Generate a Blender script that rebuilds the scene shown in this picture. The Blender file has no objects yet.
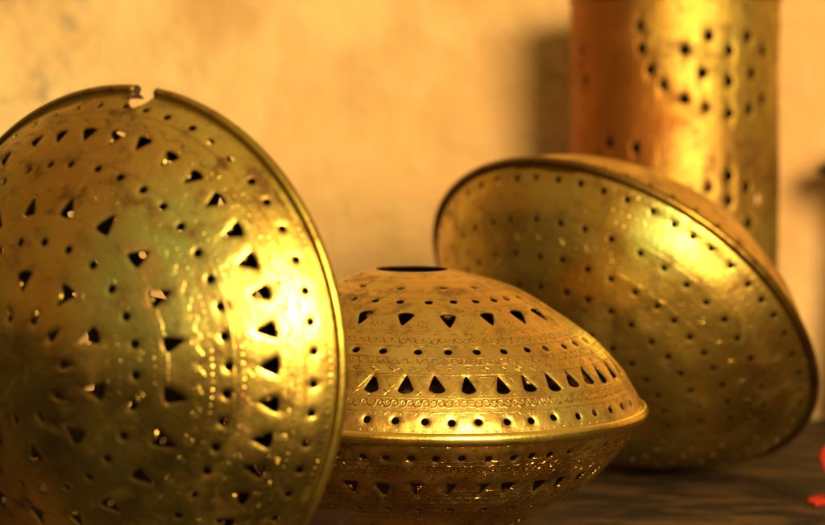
import bpy, math, random
import numpy as np
from mathutils import Vector, Matrix, noise
from mathutils.geometry import delaunay_2d_cdt
random.seed(7)
PI = math.pi
scene = bpy.context.scene
COL = scene.collection

# ------------------------------------------------------------------ helpers
def link(name, me, mats, parent=None):
    o = bpy.data.objects.new(name, me)
    COL.objects.link(o)
    for m in (mats if isinstance(mats, (list, tuple)) else [mats]):
        me.materials.append(m)
    if parent: o.parent = parent
    return o

def tag(o, label=None, cat=None, group=None, kind=None):
    if label: o['label'] = label
    if cat: o['category'] = cat
    if group: o['group'] = group
    if kind: o['kind'] = kind

def empty(name, M):
    o = bpy.data.objects.new(name, None)
    o.empty_display_size = .02
    COL.objects.link(o)
    o.matrix_world = M
    return o

def mesh(name, verts, faces, smooth=True, uvs=None, mi=None):
    me = bpy.data.meshes.new(name)
    me.from_pydata([tuple(v) for v in verts], [], faces)
    if smooth: me.polygons.foreach_set('use_smooth', [True]*len(faces))
    if mi: me.polygons.foreach_set('material_index', mi)
    if uvs:
        ul = me.uv_layers.new(name='UVMap')
        ul.data.foreach_set('uv', [c for uv in uvs for c in uv])
    me.update()
    return me

def catmull(pts, n=12):
    P = [pts[0]] + list(pts) + [pts[-1]]
    out = []
    for i in range(1, len(P)-2):
        p0, p1, p2, p3 = [np.array(P[j], float) for j in (i-1, i, i+1, i+2)]
        for k in range(n):
            t = k/n
            out.append(.5*((2*p1)+(-p0+p2)*t+(2*p0-5*p1+4*p2-p3)*t*t+(-p0+3*p1-3*p2+p3)*t**3))
    out.append(np.array(P[-2], float))
    return np.array(out)

def lathe(name, prof, mats, parent=None, seg=160, closed=True, gap=None, wob=0):
    """revolve a (r,z) polygon about Z; gap=(a0,a1) leaves that arc open and caps it"""
    n = len(prof); V = []; F = []; UV = []
    if gap: angs = [gap[1] + (2*PI-(gap[1]-gap[0]))*i/seg for i in range(seg+1)]
    else: angs = [2*PI*i/seg for i in range(seg)]
    for a in angs:
        w = 1 + wob*noise.noise(Vector((math.cos(a)*2, math.sin(a)*2, 3.3)))
        for r, z in prof: V.append((r*w*math.cos(a), r*w*math.sin(a), z))
    m = len(angs)
    for i in range(m if not gap else m-1):
        j = (i+1) % m
        for k in range(n if closed else n-1):
            l = (k+1) % n
            F.append((i*n+k, j*n+k, j*n+l, i*n+l))
            UV += [(i/m, k/n), ((i+1)/m, k/n), ((i+1)/m, (k+1)/n), (i/m, (k+1)/n)]
    if gap:
        F.append(tuple(range(n))); UV += [(0, 0)]*n
        F.append(tuple(reversed(range((m-1)*n, m*n)))); UV += [(0, 0)]*n
    me = mesh(name, V, F, True, UV)
    if gap:
        for k in (-1, -2): me.polygons[k].use_smooth = False; me.polygons[k].material_index = 1
    return link(name, me, mats, parent)

# ------------------------------------------------------------------ pierced shells of revolution
def circ(r, n=14, jit=.06):
    return [(r*(1+random.uniform(-jit, jit))*math.cos(2*PI*i/n), r*(1+random.uniform(-jit, jit))*math.sin(2*PI*i/n)) for i in range(n)]

def tri(w, h, flip=1, bow=.12, jit=.07):
    """fat base at s=0 side, apex further in (flip=1) or towards the rim (flip=-1); slightly bowed base, rounded corners"""
    c = [(-w/2, -h*.42), (w/2, -h*.42), (random.uniform(-.12, .12)*w, h*.58)]
    c = [(x+random.uniform(-jit, jit)*w, y+random.uniform(-jit, jit)*h) for x, y in c]
    out = []
    for i in range(3):
        a = Vector(c[i]); b = Vector(c[(i+1) % 3])
        nrm = Vector((b.y-a.y, -(b.x-a.x))).normalized()
        bw = bow*w if i == 0 else .02*w
        for t in (.08, .3, .5, .7, .92):
            p = a.lerp(b, t) + nrm*bw*(1-(2*t-1)**2)
            out.append((p.x, p.y*flip))
    if flip < 0: out.reverse()
    return out

def tear(w, h):
    out = []
    for i in range(12):
        a = 2*PI*i/12
        k = 1-.45*max(0, math.sin(a))
        out.append((w/2*math.cos(a)*k, h/2*math.sin(a)))
    return out

def grow(poly, d):
    n = len(poly); cx = sum(p[0] for p in poly)/n; cy = sum(p[1] for p in poly)/n
    out = []
    for i in range(n):
        a = Vector(poly[i-1]); b = Vector(poly[i]); c = Vector(poly[(i+1) % n])
        n1 = Vector(((b-a).y, -(b-a).x)).normalized(); n2 = Vector(((c-b).y, -(c-b).x)).normalized()
        nn = (n1+n2).normalized()
        out.append((b.x+nn.x*d, b.y+nn.y*d))
    return out

def shell(name, R, prof, rings, mats, parent, sign=1, thick=.0007, step=.0024, notch=None,
          dent=.00035, seed=0, flaps=0., lip=.0005, seam=0.0, smax=None):
    """prof: (r,z) outer to inner in units of R. rings: (r_in_R or ('s',value), list of angles, polygon factory)"""
    pr = catmull(prof, 14)*R
    seg = np.linalg.norm(np.diff(pr, axis=0), axis=1)
    S = np.concatenate([[0], np.cumsum(seg)])
    Lr = S[-1]
    def P(s): return float(np.interp(s, S, pr[:, 0])), float(np.interp(s, S, pr[:, 1]))
    Rm = R*.72
    holes = []
    for spec, angs, fac in rings:
        if isinstance(spec, tuple): s0 = spec[1]
        else:
            i = int(np.argmin(abs(pr[:, 0]-spec*R))); s0 = float(S[i])
        for a in angs:
            a = (a-seam) % (2*PI)
            if a < .03 or a > 2*PI-.03: continue
            sj = s0+random.uniform(-.0005, .0005)
            holes.append((a, sj, fac()))
    pts = []; faces = []; tagp = []      # tagp 0 grid, 1 hole edge
    mask_c = []
    for a, s0, poly in holes:
        r0 = P(s0)[0]
        ring1 = grow(poly, .0011)
        base = len(pts)
        for x, y in poly: pts.append((a+x/r0, s0+y)); tagp.append(1)
        faces.append(list(range(base, base+len(poly))))
        for x, y in ring1: pts.append((a+x/r0, min(max(s0+y, .0003), Lr-.0003))); tagp.append(0)
        rad = max(math.hypot(x, y) for x, y in poly)
        mask_c.append((a, s0, r0, rad, ring1))
    nh = None
    if notch:
        na, nw, nd = notch; na = (na-seam) % (2*PI); r0 = P(0)[0]
        base = len(pts)
        for i in range(13):
            t = PI*i/12
            pts.append((na+math.cos(t)*nw/r0, nd*math.sin(t))); tagp.append(2)
        faces.append(list(range(base, base+13)))
        nh = len(faces)-1
    A = np.array([m[0] for m in mask_c]) if mask_c else np.zeros(0)
    B = np.array([m[1] for m in mask_c]) if mask_c else np.zeros(0)
    def inpoly(x, y, poly):
        c = False; n = len(poly)
        for i in range(n):
            x1, y1 = poly[i]; x2, y2 = poly[i-1]
            if (y1 > y) != (y2 > y) and x < (x2-x1)*(y-y1)/(y2-y1)+x1: c = not c
        return c
    ns = max(4, int(Lr/step)); rows = []
    for j in range(ns+1):
        s = Lr*j/ns; r = P(s)[0]
        nu = max(24, int(2*PI*max(r, .25*R)/step))
        for i in range(nu+1):
            u = 2*PI*i/nu
            if 0 < j < ns and 0 < i < nu:
                u += random.uniform(-.15, .15)*2*PI/nu
                ok = True
                if len(A):
                    d = np.hypot((A-u)*r, B-s)
                    for k in np.where(d < .011)[0]:
                        a0, s0, r0, rad, rg = mask_c[k]
                        if inpoly((u-a0)*r0, s-s0, grow(rg, .0005)): ok = False; break
                if not ok: continue
            if notch and s < notch[2]*1.15 and abs(u-na)*P(0)[0] < notch[1]*1.1:
                if math.hypot((u-na)*P(0)[0]/notch[1], s/notch[2]) < 1.06: continue
            pts.append((u, s)); tagp.append(0)
    co = [Vector((u*Rm, s)) for u, s in pts]
    ov, oe, of, orv, ore, orf = delaunay_2d_cdt(co, [], faces, 0, 1e-7)
    T = []
    for f, o in zip(of, orf):
        if len(o): continue
        if notch and min(ov[k][1] for k in f) < .001 and max(ov[k][0] for k in f)-min(ov[k][0] for k in f) > .06*Rm: continue
        T.append(f)
    # uv per vertex, 3D
    UVv = [(v[0]/Rm, v[1]) for v in ov]
    edge = {}
    for i, o in enumerate(orv):
        for k in o:
            if tagp[k] == 1: edge[i] = 1
    sgn = sign
    def pos(u, s, off):
        r, z = P(s); r2, z2 = P(min(s+.0008, Lr)); r1, z1 = P(max(s-.0008, 0))
        tr, tz = r2-r1, z2-z1; l = math.hypot(tr, tz); nr, nz = tz/l, -tr/l
        if pr[-1, 1] == pr[0, 1] and False: pass
        aa = u+seam
        k = r/max(R, .0765) if R < 1 else 1.; q = Vector((k*math.cos(aa), k*math.sin(aa), (s/R*1.2) if R < 1 else s*12))
        d = dent*(noise.noise(q*2.3+Vector((seed, 0, 0)))*1.6+noise.noise(q*7+Vector((0, seed, 0)))*.5)
        r += nr*(off+d); z += nz*(off+d)
        return Vector((r*math.cos(aa), r*math.sin(aa), z*sgn))
    # merge seam
    remap = list(range(len(UVv))); left = {}
    for i, (u, s) in enumerate(UVv):
        if u < 1e-5: left[round(s, 6)] = i
    for i, (u, s) in enumerate(UVv):
        if u > 2*PI-1e-5 and round(s, 6) in left: remap[i] = left[round(s, 6)]
    V = []
    for i, (u, s) in enumerate(UVv): V.append(pos(u, s, -lip if i in edge else 0.))
    N = len(V)
    for i, (u, s) in enumerate(UVv): V.append(pos(u, s, -thick-(lip if i in edge else 0.)))
    F = []; UV = []; MI = []
    cnt = {}
    for f in T:
        a, b, c = f
        fo = (a, b, c) if sgn < 0 else (c, b, a)
        ids = [remap[k] for k in fo]
        if len(set(ids)) < 3: continue
        F.append(tuple(ids)); UV += [(UVv[k][0]/(2*PI), UVv[k][1]/R) for k in fo]; MI.append(0)
        F.append(tuple(remap[k]+N for k in reversed(fo))); UV += [(UVv[k][0]/(2*PI), UVv[k][1]/R) for k in reversed(fo)]; MI.append(1)
        for k in range(3):
            e = (fo[k], fo[(k+1) % 3]); e2 = (remap[e[0]], remap[e[1]])
            if (e2[1], e2[0]) in cnt: del cnt[(e2[1], e2[0])]
            else: cnt[e2] = e
    # edge walls with their own vertices
    for (a, b), (oa, ob) in cnt.items():
        base = len(V)
        V += [V[a], V[b], V[b+N], V[a+N]]
        F.append((base+1, base, base+3, base+2)); MI.append(1 if min(UVv[oa][1], UVv[ob][1]) > Lr-1e-4 and R < 1 else 0)
        ua = (UVv[oa][0]/(2*PI), UVv[oa][1]/R); ub = (UVv[ob][0]/(2*PI), UVv[ob][1]/R)
        UV += [ub, ua, ua, ub]
    # torn tabs folded inwards at some triangular holes
    if flaps:
        for (a, s0, poly) in holes:
            if len(poly) != 15 or random.random() > flaps: continue
            r0 = P(s0)[0]
            side = random.choice((1, 2))
            i0 = 5*side; A_ = poly[i0]; B_ = poly[i0+4]
            t0, t1 = random.uniform(0, .3), random.uniform(.6, 1.)
            A2 = (A_[0]+(B_[0]-A_[0])*t0, A_[1]+(B_[1]-A_[1])*t0); B2 = (A_[0]+(B_[0]-A_[0])*t1, A_[1]+(B_[1]-A_[1])*t1)
            cxy = (A2[0]*.55+B2[0]*.45, A2[1]*.55+B2[1]*.45)
            k = random.uniform(.35, .8)
            D = (cxy[0]*(1-k), cxy[1]*(1-k))
            dep = random.uniform(.0015, .0032)
            p = [pos(a+A2[0]/r0, s0+A2[1], -lip-.0001), pos(a+B2[0]/r0, s0+B2[1], -lip-.0001), pos(a+D[0]/r0, s0+D[1], -dep)]
            q = [pos(a+A2[0]/r0, s0+A2[1], -lip-.0005), pos(a+B2[0]/r0, s0+B2[1], -lip-.0005), pos(a+D[0]/r0, s0+D[1], -dep-.0004)]
            base = len(V); V += p+q
            for ff in ((0, 1, 2), (5, 4, 3), (0, 3, 4, 1), (1, 4, 5, 2), (2, 5, 3, 0)):
                F.append(tuple(base+x for x in ff)); MI.append(0)
                UV += [(a/(2*PI), s0/R)]*len(ff)
    print(name, 'verts', len(V), 'faces', len(F))
    return link(name, mesh(name, V, F, True, UV, MI), mats, parent)

def fill(obs, n):
    """observed hole angles, the rest of the circle filled at about the same spacing"""
    obs = sorted(obs); d = 2*PI/n; gap = obs[0]+2*PI-obs[-1]
    k = max(1, round(gap/d)); out = list(obs)
    for i in range(1, k): out.append(obs[-1]+gap*i/k+random.uniform(-.04, .04)*d)
    return out
def even(n, ph=0): return [ph+2*PI*i/n+random.uniform(-.05, .05)*2*PI/n for i in range(n)]

# ------------------------------------------------------------------ shader expressions
class NT:
    def __init__(s, mat):
        mat.use_nodes = True; s.t = mat.node_tree; s.t.nodes.clear()
    def n(s, typ, **kw):
        nd = s.t.nodes.new(typ)
        for k, v in kw.items(): setattr(nd, k, v)
        return nd
    def put(s, inp, v):
        if isinstance(v, X): s.t.links.new(v.s, inp)
        elif isinstance(v, bpy.types.NodeSocket): s.t.links.new(v, inp)
        else: inp.default_value = v
    def m(s, op, *a, clamp=False):
        nd = s.n('ShaderNodeMath', operation=op, use_clamp=clamp)
        for i, v in enumerate(a): s.put(nd.inputs[i], v)
        return X(s, nd.outputs[0])
    def ss(s, v, e0, e1, t0=0., t1=1.):
        nd = s.n('ShaderNodeMapRange', interpolation_type='SMOOTHSTEP')
        for i, q in enumerate((v, e0, e1, t0, t1)): s.put(nd.inputs[i], q)
        return X(s, nd.outputs[0])
    def lin(s, v, e0, e1, t0=0., t1=1.):
        nd = s.n('ShaderNodeMapRange')
        for i, q in enumerate((v, e0, e1, t0, t1)): s.put(nd.inputs[i], q)
        return X(s, nd.outputs[0])
    def noise(s, vec, scale, detail=3., rough=.55, dist=0., col=False):
        nd = s.n('ShaderNodeTexNoise'); s.put(nd.inputs['Vector'], vec)
        nd.inputs['Scale'].default_value = scale; nd.inputs['Detail'].default_value = detail
        nd.inputs['Roughness'].default_value = rough; nd.inputs['Distortion'].default_value = dist
        return nd.outputs[1] if col else X(s, nd.outputs[0])
    def mix(s, f, a, b, mode='MIX'):
        nd = s.n('ShaderNodeMix', data_type='RGBA', blend_type=mode)
        s.put(nd.inputs[0], f)
        for i, v in ((6, a), (7, b)):
            if isinstance(v, tuple): nd.inputs[i].default_value = (*v, 1) if len(v) == 3 else v
            else: s.put(nd.inputs[i], v)
        return nd.outputs[2]
    def vec(s, x, y, z=0.):
        nd = s.n('ShaderNodeCombineXYZ')
        for i, v in enumerate((x, y, z)): s.put(nd.inputs[i], v)
        return nd.outputs[0]
    def scale(s, v, k):
        nd = s.n('ShaderNodeMapping'); s.put(nd.inputs[0], v); nd.inputs['Scale'].default_value = k
        return nd.outputs[0]
class X:
    def __init__(s, nt, sock): s.nt = nt; s.s = sock
    def __add__(s, o): return s.nt.m('ADD', s, o)
    __radd__ = __add__
    def __sub__(s, o): return s.nt.m('SUBTRACT', s, o)
    def __rsub__(s, o): return s.nt.m('SUBTRACT', o, s)
    def __mul__(s, o): return s.nt.m('MULTIPLY', s, o)
    __rmul__ = __mul__
    def __truediv__(s, o): return s.nt.m('DIVIDE', s, o)
    def abs(s): return s.nt.m('ABSOLUTE', s)
    def max(s, o): return s.nt.m('MAXIMUM', s, o)
    def min(s, o): return s.nt.m('MINIMUM', s, o)

def brass(name, motifs=(), patina=1., rough=.36, hammer=1., seed=0., dark=1., tint=None, redness=.5, relief=1., copper=0., green=None):
    """old brass: motifs are stamped / engraved rows given as (kind, s in R, r in R, count, phase, size, depth)"""
    mat = bpy.data.materials.new(name); t = NT(mat)
    tc = t.n('ShaderNodeTexCoord'); obj = tc.outputs['Object']; uv = tc.outputs['UV']
    off = t.n('ShaderNodeVectorMath', operation='ADD'); t.put(off.inputs[0], obj); off.inputs[1].default_value = (seed, seed*.7, seed*1.3)
    obj = off.outputs[0]
    H = None; G = None
    if motifs:
        sp = t.n('ShaderNodeSeparateXYZ'); t.put(sp.inputs[0], uv)
        wob1 = t.noise(t.scale(uv, (90, 14, 1)), 1., 3.) - .5
        wob2 = t.noise(t.scale(uv, (70, 11, 1)), 1.3, 3.) - .5
        u = X(t, sp.outputs[0]) + wob1*.0012; v = X(t, sp.outputs[1]) + wob2*.016
        for (kind, s0, r0, n, ph, size, depth) in motifs:
            w = .0042
            b = v - s0
            if n:
                un = u*float(n) + ph
                fr = t.m('FRACT', un) - .5
                a = fr*(2*PI*r0/n)
            if kind == 'line': g = t.ss(b.abs(), w*.9, 0.)
            elif kind == 'bead':
                d = t.m('SQRT', a*a+b*b); g = t.ss(d, size, size*.25)*t.ss(wob1+.5, .30, .52)
            elif kind == 'wave':
                g = t.ss((b - t.m('SINE', un*(2*PI))*size).abs(), w, 0.)
            elif kind == 'braid':
                sn = t.m('SINE', un*(2*PI))*size
                g = t.ss((b.abs() - sn.abs()).abs(), w, 0.)
            elif kind == 'tri':      # outline triangle pointing to the rim (size<0) or the centre
                sg = 1. if size > 0 else -1.; h = abs(size)
                e = (a.abs()*1.5 + b*sg - h*.55).max(b*(-sg) - h*.55)
                g = t.ss(e.abs(), w*1.1, 0.)
            elif kind == 'cross':
                e = (a.abs()-b.abs()).abs(); lim = a.abs().max(b.abs())
                g = t.ss(e, w*1.1, 0.)*t.ss(lim, size, size*.85)
            elif kind == 'loz':
                e = a.abs()*.6 + b.abs() - size
                g = t.ss(e.abs(), w*1.1, 0.) + t.ss(a.abs()+b.abs(), w*1.5, 0.)
            elif kind == 'arc':
                d = t.m('SQRT', a*a+b*b); g = t.ss((d-size).abs(), w*1.1, 0.)*t.ss(b, -.003, .003)
            elif kind == 'curl':     # running border of alternating half rings
                d = t.m('SQRT', a*a+b*b); g1 = t.ss((d-size).abs(), w*1.1, 0.)*t.ss(b, -.004, .003)
                a2 = (t.m('FRACT', un+.5)-.5)*(2*PI*r0/n); b2 = b + size*.15
                d2 = t.m('SQRT', a2*a2+b2*b2); g = g1.max(t.ss((d2-size).abs(), w*1.1, 0.)*t.ss(b2, .004, -.003)).max(t.ss(d, w*1.2, 0.))
            elif kind == 'flower':
                d = t.m('SQRT', a*a+b*b); th = t.m('ARCTAN2', b, a)
                g = t.ss((d-size).abs(), w*1.6, 0.)*t.ss(t.m('COSINE', th*7.), -.2, .5) + t.ss(d, w*2, 0.)
            elif kind == 'dash':
                g = t.ss(a.abs(), size, size*.7)*t.ss(b.abs(), w*1.3, 0.)
            elif kind == 'scroll':
                e = (b - t.m('SINE', un*(2*PI))*size)
                d2 = t.m('SQRT', a*a+(b+size*.2)*(b+size*.2))
                g = t.ss(e.abs(), w, 0.).max(t.ss((d2-size*.55).abs(), w*.9, 0.))
            g = g*depth
            H = g if H is None else H+g
            if depth < 0:
                G = g*-1. if G is None else G + g*-1.
    wear = t.noise(obj, 28., 4., .6)
    if H is not None: H = H*(t.lin(wear, .3, .62, .3, 1.)*t.lin(t.noise(obj, 260., 3., .7), .35, .6, .25, 1.1))*relief; G = G*t.lin(t.noise(obj, 240., 3., .7), .35, .62, .2, 1.1) if G is not None else None
    # relief from hammering and handling
    ham = t.noise(obj, 130., 2., .5)
    fine = t.noise(obj, 620., 3., .6)
    mid_ = t.noise(obj, 300., 3., .6)
    ht = ham*(.55*hammer) + fine*.16 + mid_*.21
    if H is not None: ht = ht + H
    bump = t.n('ShaderNodeBump'); bump.inputs['Strength'].default_value = 1.; bump.inputs['Distance'].default_value = .00052
    t.put(bump.inputs['Height'], ht)
    # colour
    n1 = t.noise(obj, 9., 4., .6, .4); n2 = t.noise(obj, 21., 5., .65); n3 = t.noise(obj, 5., 2., .5)
    c = t.mix(t.ss(n1, .38, .66), (.78, .59, .14), (.68, .47, .10))
    c = t.mix(t.ss(n3, .50, .68)*redness, c, (.66, .30, .09))
    c = t.mix(t.ss(n2, .55, .72)*(.45*patina), c, (.40, .38, .12))
    grn = t.noise(obj, 11., 3., .55)
    gk = t.ss(grn, .54, .70)*.3
    if green:      # green tint painted round one place on the piece
        gx, gy, gz, gr = green
        dv = t.n('ShaderNodeVectorMath', operation='DISTANCE'); t.put(dv.inputs[0], tc.outputs['Object']); dv.inputs[1].default_value = (gx, gy, gz)
        gk = gk.max(t.ss(X(t, dv.outputs['Value']) + (grn-.5)*.05 + (n2-.5)*.03, gr, gr*.25)*.8)
    gk = t.m('MULTIPLY', gk, min(1., patina), clamp=True)
    c = t.mix(gk, c, (.36, .48, .15))
    spots = t.noise(obj, 70., 4., .7)
    c = t.mix(t.ss(spots, .50, .68)*min(1., .75*patina), c, (.20, .10, .03))
    blot = t.noise(obj, 34., 6., .72, .8)
    c = t.mix(t.ss(blot, .48, .68)*min(1., .62*patina), c, (.30, .17, .05))
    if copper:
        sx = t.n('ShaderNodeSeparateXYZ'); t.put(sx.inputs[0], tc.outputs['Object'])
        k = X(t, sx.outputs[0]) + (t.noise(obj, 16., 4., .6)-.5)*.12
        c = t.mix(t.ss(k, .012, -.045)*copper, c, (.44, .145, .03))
    if G is not None: c = t.mix(t.m('MULTIPLY', G, 1., clamp=True), c, (.13, .06, .015))
    if dark != 1.: c = t.mix(1., c, (dark, dark, dark), 'MULTIPLY')
    if tint: c = t.mix(1., c, tint, 'MULTIPLY')
    b = t.n('ShaderNodeBsdfPrincipled'); t.put(b.inputs['Base Color'], c)
    t.put(b.inputs['Metallic'], 1. - t.m('MULTIPLY', gk*.5+t.ss(blot, .5, .7)*.5+t.ss(spots, .52, .7)*.4, .25*min(1., patina), clamp=True))
    rg = t.lin(n2, .3, .7, rough-.06, rough+.09) + t.ss(blot, .5, .7)*.10 + t.ss(spots, .55, .75)*.12
    if G is not None: rg = rg + G*.12
    t.put(b.inputs['Roughness'], rg); t.put(b.inputs['Normal'], bump.outputs[0])
    o = t.n('ShaderNodeOutputMaterial'); t.put(o.inputs[0], b.outputs[0])
    return mat

def simple(name, col, rough=.6, metal=0., nscale=30., var=.3, bump=.0, spec=.3):
    mat = bpy.data.materials.new(name); t = NT(mat)
    obj = t.n('ShaderNodeTexCoord').outputs['Object']
    n = t.noise(obj, nscale, 4.)
    c = t.mix(t.ss(n, .3, .7), tuple(x*(1-var) for x in col), tuple(min(1, x*(1+var)) for x in col))
    b = t.n('ShaderNodeBsdfPrincipled'); t.put(b.inputs['Base Color'], c)
    b.inputs['Metallic'].default_value = metal; b.inputs['Specular IOR Level'].default_value = spec; b.inputs['Roughness'].default_value = rough
    if bump:
        bp = t.n('ShaderNodeBump'); bp.inputs['Distance'].default_value = bump; t.put(bp.inputs['Height'], t.noise(obj, nscale*4, 4.))
        t.put(b.inputs['Normal'], bp.outputs[0])
    o = t.n('ShaderNodeOutputMaterial'); t.put(o.inputs[0], b.outputs[0])
    return mat

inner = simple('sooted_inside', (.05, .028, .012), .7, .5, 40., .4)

# ------------------------------------------------------------------ lanterns
def frame(C, ax):
    ax = Vector(ax).normalized(); e1 = Vector((0, 0, 1)).cross(ax).normalized(); e2 = ax.cross(e1)
    M = Matrix((e1, e2, ax)).transposed().to_4x4(); M.translation = Vector(C)
    return M
def band_prof(R, k=1.):
    up = [(.950, .046), (.958, .036), (.966, .0200), (.971, .0165), (.976, .0200), (.981, .0235), (.988, .0235), (.995, .018), (1.0, .0095), (1.002, .0)]
    p = [(r*R, z*R*k) for r, z in up]
    return p + [(r, -z) for r, z in reversed(p[:-1])]

def s_of(prof, r):
    pr = catmull(prof, 14); S = np.concatenate([[0], np.cumsum(np.linalg.norm(np.diff(pr, axis=0), axis=1))])
    return float(S[int(np.argmin(abs(pr[:, 0]-r)))])

def motif_set(prof, kind):
    m = []
    def add(k, r, n=0, ph=0., size=.02, depth=-1.): m.append((k, s_of(prof, r), r, n, ph, size, depth))
    if kind == 'mid':
        add('dash', .966, 120, 0., .010, .8)
        add('arc', .938, 96, 0., .010, -.7)
        add('line', .930, depth=-.8)
        add('curl', .912, 92, .2, .0155, -1.); add('curl', .910, 92, .62, .0120, -.8)
        add('line', .897, depth=-.6)
        add('cross', .885, 84, .1, .013, -.9)
        add('line', .826, depth=-.8)
        add('tri', .852, 40, .0, -.050, -.6)
        add('loz', .806, 66, .3, .011, -.9)
        add('line', .786, depth=-.7); add('curl', .774, 120, 0., .010, -.9); add('line', .762, depth=-.7)
        add('line', .705, depth=-.7); add('curl', .685, 66, .5, .0160, -1.); add('curl', .683, 66, .9, .0125, -.8); add('arc', .655, 60, .5, .012, -.8)
        add('flower', .588, 19, .22, .020, -1.); add('line', .63, depth=-.7)
        add('loz', .515, 36, .1, .011, -.9); add('line', .495, depth=-.7); add('line', .435, depth=-.7)
        add('arc', .40, 36, 0., .013, -.8); add('curl', .375, 36, 0., .013, -.8); add('line', .295, depth=-.7)
        add('loz', .24, 20, .1, .011, -.7); add('dash', .838, 84, .2, .006, -.7); add('arc', .72, 110, .2, .007, -.6); add('arc', .545, 60, .2, .010, -.7); add('cross', .615, 48, .3, .010, -.7); add('line', .92, depth=-.4)
    elif kind == 'left':
        add('bead', .957, 230, 0., .0068, .7)
        add('bead', .893, 210, .4, .0068, .6); add('line', .905, depth=-.7)
        add('scroll', .872, 60, .2, .012, -.9)
        add('cross', .775, 50, .1, .014, .5)
        add('bead', .755, 170, 0., .0068, .6)
        add('bead', .668, 156, .3, .0068, .6); add('wave', .645, 60, 0., .009, .5)
        add('flower', .628, 46, .2, .012, .5)
        add('bead', .505, 110, .4, .0068, .6); add('bead', .39, 88, .4, .0068, .5)
        add('arc', .36, 36, .4, .014, .5); add('flower', .86, 70, .1, .011, .5)
        add('line', .73, depth=-.7); add('line', .54, depth=-.7); 
        add('loz', .46, 20, .1, .012, .6)
    elif kind == 'right':
        for r, n in ((.955, 160), (.905, 150), (.88, 146), (.79, 130), (.76, 124), (.67, 110), (.64, 104), (.55, 90), (.50, 80), (.41, 66), (.36, 60)):
            add('bead', r, n, .3, .0080, .28)
        add('line', .855, depth=-.3); add('line', .735, depth=-.25)
        add('cross', .775, 40, .2, .012, .8)
    return m

# --- lantern standing on its rim, left
PL = [(.966, .022), (.950, .050), (.927, .085), (.88, .143), (.822, .206), (.712, .303), (.568, .404), (.443, .469), (.301, .525), (.15, .560), (.008, .568)]
RL = .1186
CLm = (-.1277, 1.0114, .1186)
lmat = brass('brass_worn_left', motif_set(PL, 'left'), 1.3, .305, .9, 1.7, redness=.5, relief=.6, dark=.82, green=(.056, .045, .045, .052))
L = empty('pierced_lantern', frame(CLm, (-.5344, -.845, -.0207)))
tag(L, 'large pierced brass lantern standing on its notched rim, nearest the camera at the left', 'lantern', 'pierced brass lanterns')
A_ = [-0.517, -0.408, -0.3, -0.179, -0.068, 0.057, 0.17, 0.29, 0.414, 0.545, 0.668, 0.772, 0.901, 1.018, 1.122, 1.248, 1.358, 1.465, 1.597, 1.712, 1.837, 1.948]
T_ = [-0.594, -0.448, -0.307, -0.154, 0.012, 0.16, 0.319, 0.464, 0.613, 0.775, 0.929, 1.079, 1.244, 1.392, 1.555, 1.707, 1.868, 2.059]
B_ = [-0.529, -0.396, -0.263, -0.122, 0.015, 0.162, 0.31, 0.453, 0.6, 0.764, 0.91, 1.056, 1.209, 1.36, 1.539, 1.679, 1.829, 2.009]
U_ = [-0.752, -0.454, -0.16, 0.164, 0.476, 0.766, 1.085, 1.4, 1.714]
V_ = [-0.804, -0.554, -0.288, -0.039, 0.207, 0.434, 0.689, 0.962, 1.237, 1.495, 1.746, 1.991]
W_ = [-0.84, -0.23, 0.375, 0.989, 1.631]
X_ = [-0.525, 0.084, 0.692, 1.251, 1.895]
c1 = lambda: circ(.0018); c2 = lambda: circ(.0020)
NOTCH = (1.432, .0056, .0095)
shell('dome', RL, PL, [
    (.927, fill(A_, 53), c1), (.822, fill(T_, 41), lambda: tri(.0079, .0086, 1)), (.712, fill(B_, 42), c2),
    (.568, fill(U_, 20), lambda: tri(.0085, .0095, -1)), (.443, fill(V_, 25), c2),
    (.301, fill(W_, 10), lambda: tri(.0076, .0092, 1)), (.19, fill(X_, 10), lambda: tri(.0050, .0062, -1))],
    [lmat, inner], L, 1, notch=NOTCH, seed=3, flaps=.5, seam=-2.2, dent=.0005, lip=.0003)
shell('dome', RL, PL, [
    (.927, even(52), c1), (.822, even(40), lambda: tri(.0082, .0095, 1)), (.712, even(40), c2),
    (.568, even(20), lambda: tri(.0085, .0095, -1)), (.443, even(25), c2), (.301, even(10), lambda: tri(.007, .009, 1))],
    [lmat, inner], L, -1, notch=(1.47, .0165, .0115), seed=9, seam=-2.2)
bandm = brass('brass_rim_olive', (), 1.2, .34, .5, 4.1, redness=.2, tint=(.56, .56, .46))
nwa = .0056/(RL*.985)
lathe('rim_band', band_prof(RL), [bandm, inner], L, 220, True, (1.435-nwa, 1.435+nwa))
def boss(parent, R, z, sg, mat):
    p = [(.05*R, z*R-.0006), (.046*R, z*R+.0005), (.03*R, z*R+.0010), (.012*R, z*R+.0013), (.0004, z*R+.0014), (.0004, z*R-.0006)]
    return lathe('boss', [(r, q*sg) for r, q in p], mat, parent, 32)
bossm = brass('brass_boss_dark', (), 1.5, .4, .6, 3.3, dark=.35)
boss(L, RL, .566, -1, bossm)

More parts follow.
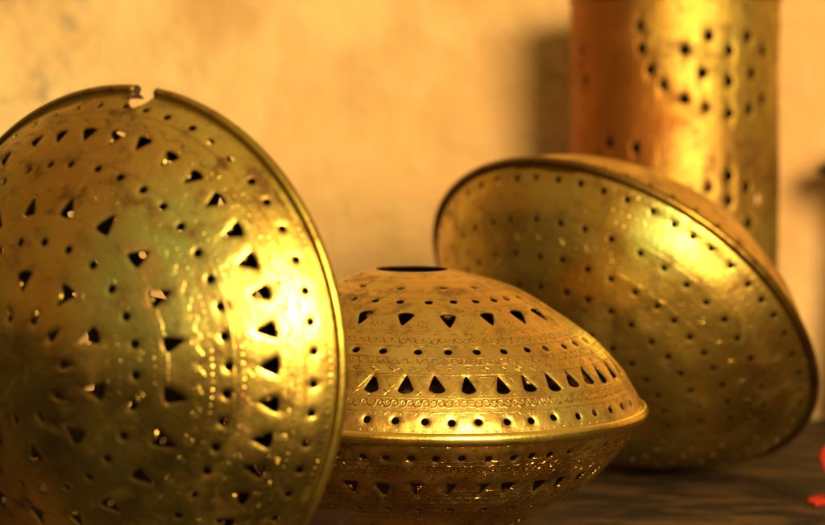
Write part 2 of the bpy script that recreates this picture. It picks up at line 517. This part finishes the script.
# --- lantern lying flat, middle
PM = [(.970, .022), (.960, .045), (.950, .070), (.90, .152), (.864, .200), (.80, .265), (.733, .325), (.60, .415), (.47, .495), (.345, .550), (.24, .583), (.158, .601)]
RM = .12
mmat = brass('brass_golden_middle', motif_set(PM, 'mid'), 1., .33, 1.1, 8.3, redness=.25, dark=.93, relief=.45, tint=(.98, .97, 1.2))
mlow = brass('brass_golden_underside', motif_set(PM, 'mid'), .8, .20, .6, 5.3, redness=.45)
Mm = empty('pierced_lantern', frame((.0049, 1.217, .0756), (.0179, -.0461, .9988)))
tag(Mm, 'golden engraved brass lantern lying flat with a round opening on top, in the middle', 'lantern', 'pierced brass lanterns')
m1 = [4.102, 4.224, 4.351, 4.465, 4.581, 4.712, 4.827, 4.945, 5.086, 5.202, 5.335, 5.46]
m2 = [4.098, 4.256, 4.406, 4.559, 4.728, 4.869, 5.013, 5.151, 5.278, 5.41]
m3 = [3.951, 4.111, 4.31, 4.479, 4.646, 4.814, 4.979, 5.12, 5.293, 5.433]
m4 = [3.871, 4.201, 4.528, 4.865, 5.176, 5.442]
m5 = [3.616, 3.863, 4.113, 4.384, 4.623, 4.849, 5.065, 5.246]
m6 = [3.508, 4.074, 4.614, 5.045]
ma = [4.084, 4.185, 4.294, 4.402, 4.515, 4.636, 4.754, 4.843, 4.94, 5.056, 5.176, 5.315, 5.413]
mb = [4.31, 4.471, 4.641, 4.782, 4.97, 5.118, 5.278]
mc = [4.332, 4.518, 4.731, 4.91, 5.085]
slit = lambda: [(x*1.5, y*.75) for x, y in circ(.0017)]
shell('dome', RM, PM, [
    (.951, fill(m1, 52), lambda: circ(.0020)), (.858, fill(m2, 42), lambda: tri(.0080, .0102, 1, .2)), (.733, fill(m3, 37), lambda: circ(.0021)),
    (.565, fill(m4, 19), lambda: tri(.0096, .0102, -1, .16)), (.455, fill(m5, 26), lambda: [(x*1.15, y) for x, y in circ(.0019)]), (.345, fill(m6, 12), slit)],
    [mmat, inner], Mm, 1, seed=5, seam=1.6, flaps=.15, lip=.0005, step=.0022)
for v in Mm.children[0].data.vertices:      # the opening was cut a little off centre
    rr = math.hypot(v.co.x, v.co.y)/RM; k = min(1, max(0, (.42-rr)/(.42-.158))); k = k*k*(3-2*k)
    v.co.x -= .0065*k*.93; v.co.y += .0065*k*.36
shell('dome', RM, PM[:-1]+[(.158, .600)], [
    (.938, fill(ma, 56), lambda: circ(.0021)), (.825, fill(mb, 39), lambda: tri(.0088, .0105, 1)), (.70, fill(mc, 34), lambda: circ(.002)),
    (.52, even(19), lambda: tri(.009, .0095, -1))],
    [mlow, inner], Mm, -1, seed=6, seam=1.6, flaps=.25, lip=.0006, step=.0022)
mband = brass('brass_rim_gold', (), .4, .27, .4, 2.2, redness=.1)
lathe('rim_band', band_prof(RM, 1.05), mband, Mm, 260)
# small foot under the middle lantern
lathe('foot_ring', [(.156*RM, -.0718), (.25*RM, -.0722), (.26*RM, -.0745), (.255*RM, -.0752), (.16*RM, -.0752)], mlow, Mm, 64)

# --- lantern lying tilted, right
PR = [(.966, .022), (.952, .048), (.938, .064), (.88, .156), (.828, .213), (.708, .320), (.60, .405), (.45, .485), (.30, .540), (.15, .572), (.008, .58)]
RR = .1374
rmat = brass('brass_antique_right', motif_set(PR, 'right'), 1., .32, .9, 12.6, redness=.5, dark=.92, relief=1.3, green=(.084, .087, .02, .036))
Rr = empty('pierced_lantern', frame((.1334, 1.4745, .1063), (-.4908, -.553, -.6733)))
tag(Rr, 'dotted antique brass lantern tipped on its edge in front of the tall cylinder', 'lantern', 'pierced brass lanterns')
r1 = [-0.264, -0.128, 0.01, 0.13, 0.236, 0.341, 0.465, 0.587, .69, 0.794, 0.908, 1.039, 1.162, 1.284, 1.405, 1.531, 1.649, 1.779]
r2 = [-0.226, -0.003, 0.149, 0.285, 0.425, 0.568, 0.717, 0.863, 1.035, 1.189, 1.335, 1.488, 1.671, 1.811]
r3 = [-0.1, 0.05, 0.184, 0.328, 0.478, 0.615, 0.777, 0.948, 1.108, 1.286, 1.446, 1.638, 1.824, 2.002]
r4 = [0.134, 0.307, 0.478, 0.675, 0.854, 1.039, 1.213, 1.435, 1.63]
cr = lambda: circ(.0020)
shell('dome', RR, PR, [(.938, fill(r1, 51), cr), (.828, fill(r2, 42), cr), (.708, fill(r3, 39), cr), (.60, fill(r4, 35), cr),
    (.47, even(28), cr), (.33, even(18), cr)], [rmat, inner], Rr, 1, seed=15, lip=.0002, seam=-2.2, dent=.0005, step=.003)
shell('dome', RR, PR, [(.938, even(51), cr), (.828, even(42), cr), (.708, even(38), cr), (.60, even(34), cr)],
    [rmat, inner], Rr, -1, seed=17, lip=.0002, seam=-2.2, dent=.0006, step=.003)
rband = brass('brass_rim_dark', (), 1.2, .36, .5, 6.6, redness=.5, tint=(.36, .30, .24))
lathe('rim_band', band_prof(RR, .9), rband, Rr, 220, wob=.002)
boss(Rr, RR, .578, -1, rmat)

# --- tall pierced cylinder behind
CY = empty('pierced_cylinder', Matrix.Translation((.194, 1.70, 0)))
tag(CY, 'tall upright pierced brass cylinder standing behind the tipped lantern against the wall', 'cylinder lamp')
cyr, cyh = .0765, .327
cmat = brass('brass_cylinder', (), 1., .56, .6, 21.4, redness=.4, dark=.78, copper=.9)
K = 1.63/2292
def zc(py): return .198+(174-py)*K
rings = []
for mo in range(4):
    for (dphi, py) in ((-12, 36), (12, 36), (0, 50), (-25, 50), (25, 50), (-15.5, 73), (15.5, 73), (0, 81), (-25, 98), (25, 98), (-13.5, 108), (13.5, 108), (0, 113),
                       (0, 176), (12, 187), (-12, 187), (0, 200), (-22, 200), (22, 200), (-14, 222), (14, 222), (0, 232)):
        phi = math.radians(30.5-6.6+mo*72+dphi)-PI/2
        rings.append((('s', zc(py)-.002), [phi], lambda: tear(.0086, .0098)))
for dphi, py in ((-19, 25), (-18, 48), (-13, 70), (-6, 85), (-61, 50), (-58, 78), (-37, 142), (-21, 147), (-45, 160)):
    rings.append((('s', zc(py)-.002), [math.radians(dphi-6.6)-PI/2], lambda: tear(.0078, .0090)))
rings = [r for r in rings if 0 < r[0][1] < cyh]
# profile from top to bottom; radius first
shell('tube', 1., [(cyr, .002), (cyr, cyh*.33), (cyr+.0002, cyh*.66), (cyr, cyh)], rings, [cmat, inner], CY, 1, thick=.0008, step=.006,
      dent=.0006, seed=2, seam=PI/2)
def ring_bead(z, rr, name, par, mat, rad):
    lathe(name, [(rr+rad*math.cos(q), z+rad*1.3*math.sin(q)) for q in [2*PI*i/14 for i in range(14)]], mat, par, 120)
ring_bead(cyh-.0006, cyr+.0004, 'top_rim', CY, rband, .0019)
ring_bead(.0028, cyr+.0004, 'base_rim', CY, rband, .0021)

# --- dark lidded pot at the right edge
PT = empty('lidded_pot', Matrix.Translation((.390, 1.755, 0)))
tag(PT, 'dark copper pot with a wide lid brim cut by the right edge', 'pot')
pm = brass('dark_copper', (), 1., .45, 1., 31.2, dark=.12, tint=(1., .55, .35))
lathe('body', [(.0004, .001), (.046, .001), (.060, .025), (.055, .08), (.050, .17), (.053, .196), (.047, .185), (.051, .08), (.055, .025), (.0004, .012)], pm, PT, 72)
lathe('lid', [(.0004, .190), (.070, .191), (.0815, .2010), (.074, .2070), (.054, .217), (.030, .236), (.0004, .246)], pm, PT, 72)

# --- small box between the two near lanterns
def rounded_box(name, w, d, h, r, mat, parent, z0=0, sub=5):
    out = []
    for cx, cy, a0 in ((w/2-r, d/2-r, 0), (-w/2+r, d/2-r, PI/2), (-w/2+r, -d/2+r, PI), (w/2-r, -d/2+r, 1.5*PI)):
        for i in range(sub+1):
            a = a0+PI/2*i/sub; out.append((cx+r*math.cos(a), cy+r*math.sin(a), math.cos(a), math.sin(a)))
    e = .0009; V = []; n = len(out)
    for ins, z in ((e, 0), (0, e), (0, h-e), (e*.3, h-e*.3), (e, h)):
        for x, y, cx, cy in out: V.append((x-cx*ins, y-cy*ins, z0+z))
    F = [(k*n+i, k*n+(i+1) % n, (k+1)*n+(i+1) % n, (k+1)*n+i) for k in range(4) for i in range(n)]
    F.append(tuple(range(4*n, 5*n))); F.append(tuple(reversed(range(n))))
    return link(name, mesh(name, V, F, False), mat, parent)
BX = empty('small_box', Matrix.Translation((-.0375, 1.004, 0)) @ Matrix.Rotation(math.radians(-8), 4, 'Z'))
tag(BX, 'small dark box with rounded corners between the two near lanterns', 'box')
rounded_box('case', .020, .030, .040, .003, simple('box_black', (.008, .006, .005), .75, spec=.08), BX)
rounded_box('cap', .0206, .0306, .008, .003, simple('box_maroon', (.016, .006, .005), .75, spec=.08), BX, .0402)

# --- red ribbon at the right edge
def ribbon(path, width, name, mat, thick=.0012):
    P = [Vector(p) for p in catmull(path, 10)]
    V = []; F = []; n = len(P)
    for i, p in enumerate(P):
        tg = (P[min(i+1, n-1)]-P[max(i-1, 0)]).normalized()
        t = i/(n-1)
        wd = Vector((.35*math.sin(t*5), .9, .45*math.cos(t*4))).normalized()
        wd = (wd-tg*wd.dot(tg)).normalized(); nm = tg.cross(wd)
        w = width*(1-.35*abs(2*t-1)**3)
        for k in range(5):
            q = (k/4-.5)*w; V.append(p+wd*q+nm*(thick*.5+.0012*math.sin(k*1.6)))
        for k in range(5):
            q = ((4-k)/4-.5)*w; V.append(p+wd*q+nm*(-thick*.5+.0012*math.sin((4-k)*1.6)))
    for i in range(n-1):
        for k in range(10):
            F.append((i*10+k, (i+1)*10+k, (i+1)*10+(k+1) % 10, i*10+(k+1) % 10))
    F.append(tuple(range(10))); F.append(tuple(reversed(range((n-1)*10, n*10))))
    return mesh(name, V, F)
redm = simple('red_cloth', (.42, .02, .008), .7, 0., 160., .35, .002)
rib = link('red_ribbon', ribbon([(.2355, 1.345, .0045), (.245, 1.35, .006), (.252, 1.352, .013), (.2465, 1.35, .022), (.2435, 1.352, .031),
    (.249, 1.356, .037), (.262, 1.36, .034), (.272, 1.365, .022), (.268, 1.36, .010), (.285, 1.36, .0055), (.300, 1.365, .0042)], .011, 'red_ribbon', redm), redm)
tag(rib, 'bright red looped ribbon on the floor at the right edge', 'ribbon')

# ------------------------------------------------------------------ setting
def grid(name, x0, x1, y0, y1, nx, ny, fn, mat):
    V = []; F = []
    for j in range(ny+1):
        for i in range(nx+1):
            V.append(fn(x0+(x1-x0)*i/nx, y0+(y1-y0)*j/ny))
    for j in range(ny):
        for i in range(nx):
            a = j*(nx+1)+i; F.append((a, a+1, a+nx+2, a+nx+1))
    o = link(name, mesh(name, V, F), mat); tag(o, kind='structure'); return o

fm = bpy.data.materials.new('old_stone_floor'); t = NT(fm)
ob = t.n('ShaderNodeTexCoord').outputs['Object']
mp = t.n('ShaderNodeMapping'); t.put(mp.inputs[0], ob); mp.inputs['Rotation'].default_value = (0, 0, .28); mp.inputs['Scale'].default_value = (12, 19, 1); st = mp.outputs[0]; n1 = t.noise(st, 1.6, 6., .62, .6); n2 = t.noise(ob, 42., 5., .65)
n4 = t.noise(ob, 6., 3.)
c = t.mix(t.ss(n1, .43, .60), (.006, .0035, .002), (.082, .044, .021))
c = t.mix(t.ss(n2, .45, .7)*.5, c, (.020, .013, .009)); c = t.mix(t.ss(n4, .45, .65)*.4, c, (.034, .018, .009))
b = t.n('ShaderNodeBsdfPrincipled'); t.put(b.inputs['Base Color'], c); b.inputs['Roughness'].default_value = .7; b.inputs['Specular IOR Level'].default_value = .3
bp = t.n('ShaderNodeBump'); bp.inputs['Distance'].default_value = .004; t.put(bp.inputs['Height'], n1+n2*.4); t.put(b.inputs['Normal'], bp.outputs[0])
t.put(t.n('ShaderNodeOutputMaterial').inputs[0], b.outputs[0])
def ff(x, y):
    return (x, y, 0.) if y >= .965 else (x, .965, y-.965)      # unseen front edge, added so lower domes mirror dark instead of lit floor
grid('floor', -3, 3, .765, 1.865, 60, 11, ff, fm)

wm = bpy.data.materials.new('limewashed_plaster'); t = NT(wm)
ob = t.n('ShaderNodeTexCoord').outputs['Object']
vz = t.scale(ob, (1, 1, .8))
n1 = t.noise(vz, 7., 5., .6, .5); n2 = t.noise(vz, 26., 5., .6); n3 = t.noise(vz, 2.6, 2.)
sx = t.n('ShaderNodeSeparateXYZ'); t.put(sx.inputs[0], ob)
c = t.mix(t.ss(n1, .38, .62), (.96, .73, .39), (.66, .41, .18))
c = t.mix(t.ss(n2, .5, .72)*.5, c, (.88, .72, .44)); c = t.mix(t.ss(n3, .45, .65)*.5, c, (.80, .54, .26))
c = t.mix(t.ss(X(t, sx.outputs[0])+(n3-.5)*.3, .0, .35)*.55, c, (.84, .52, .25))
fl = t.noise(ob, 30., 4., .65)
c = t.mix(t.ss(fl, .56, .64)*t.ss(X(t, sx.outputs[0]), -.22, -.31)*.85, c, (.36, .33, .26))
c = t.mix(t.ss(fl, .70, .78)*.3, c, (.5, .36, .22))
b = t.n('ShaderNodeBsdfPrincipled'); t.put(b.inputs['Base Color'], c); b.inputs['Roughness'].default_value = .85
b.inputs['Specular IOR Level'].default_value = .2
bp = t.n('ShaderNodeBump'); bp.inputs['Distance'].default_value = .009; t.put(bp.inputs['Height'], n2+n1*.6); t.put(b.inputs['Normal'], bp.outputs[0])
t.put(t.n('ShaderNodeOutputMaterial').inputs[0], b.outputs[0])
def wf(x, z): return (x, 1.85+.004*noise.noise(Vector((x*5, z*5, 0))), z)
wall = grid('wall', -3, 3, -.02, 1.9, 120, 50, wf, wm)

# ------------------------------------------------------------------ light
w = bpy.data.worlds.new('World'); scene.world = w; w.use_nodes = True
class WT(NT):
    def __init__(s, tree): s.t = tree; tree.nodes.clear()
t = WT(w.node_tree)
g = t.n('ShaderNodeTexCoord').outputs['Generated']
sp = t.n('ShaderNodeSeparateXYZ'); t.put(sp.inputs[0], g)
x, y, z = [X(t, sp.outputs[i]) for i in range(3)]
up = t.ss(z, .42, 1.)
side = t.mix(t.ss(x, -.55, -.05), (.45, .21, .05), (.20, .24, .055))     # added tint, warm orange to dull green, for the brass to reflect
side = t.mix(t.ss(x, .10, .55), side, (.62, .36, .08))
upc = t.mix(t.ss(x, -.65, -.1), (.55, .26, .06), (1.0, .68, .23))
c = t.mix(up, side, upc)
c = t.mix(t.ss(z, .40, -.05)*t.ss(x, -.7, -.3), c, (.010, .006, .003))
c = t.mix(t.ss(z, .26, -.02), c, (.008, .004, .002))
bg = t.n('ShaderNodeBackground'); t.put(bg.inputs[0], c); bg.inputs[1].default_value = .66
t.put(t.n('ShaderNodeOutputWorld').inputs[0], bg.outputs[0])

def area(name, loc, to, size, power, col):
    l = bpy.data.lights.new(name, 'AREA'); l.shape = 'DISK'; l.size = size; l.energy = power; l.color = col
    o = bpy.data.objects.new(name, l); COL.objects.link(o); o.location = loc
    o.rotation_euler = (Vector(to)-Vector(loc)).to_track_quat('-Z', 'Y').to_euler(); return o
area('key_lamp', (.48, .12, .45), (.05, 1.5, .18), .50, 40., (1., .685, .28))

# ------------------------------------------------------------------ camera
cam = bpy.data.cameras.new('Camera'); co = bpy.data.objects.new('Camera', cam); COL.objects.link(co)
co.location = (0, 0, .198); co.rotation_euler = (PI/2-math.atan(88.5/2292), 0, 0)
cam.sensor_width = 36; cam.lens = 36*2292/825; cam.clip_start = .01; cam.clip_end = 50
cam.dof.use_dof = True; cam.dof.focus_distance = 1.115; cam.dof.aperture_fstop = 7.2; cam.dof.aperture_blades = 0
scene.camera = co
scene.render.engine = 'CYCLES'
scene.view_settings.view_transform = 'Standard'; scene.view_settings.look = 'None'
scene.view_settings.exposure = 0; scene.view_settings.gamma = 1
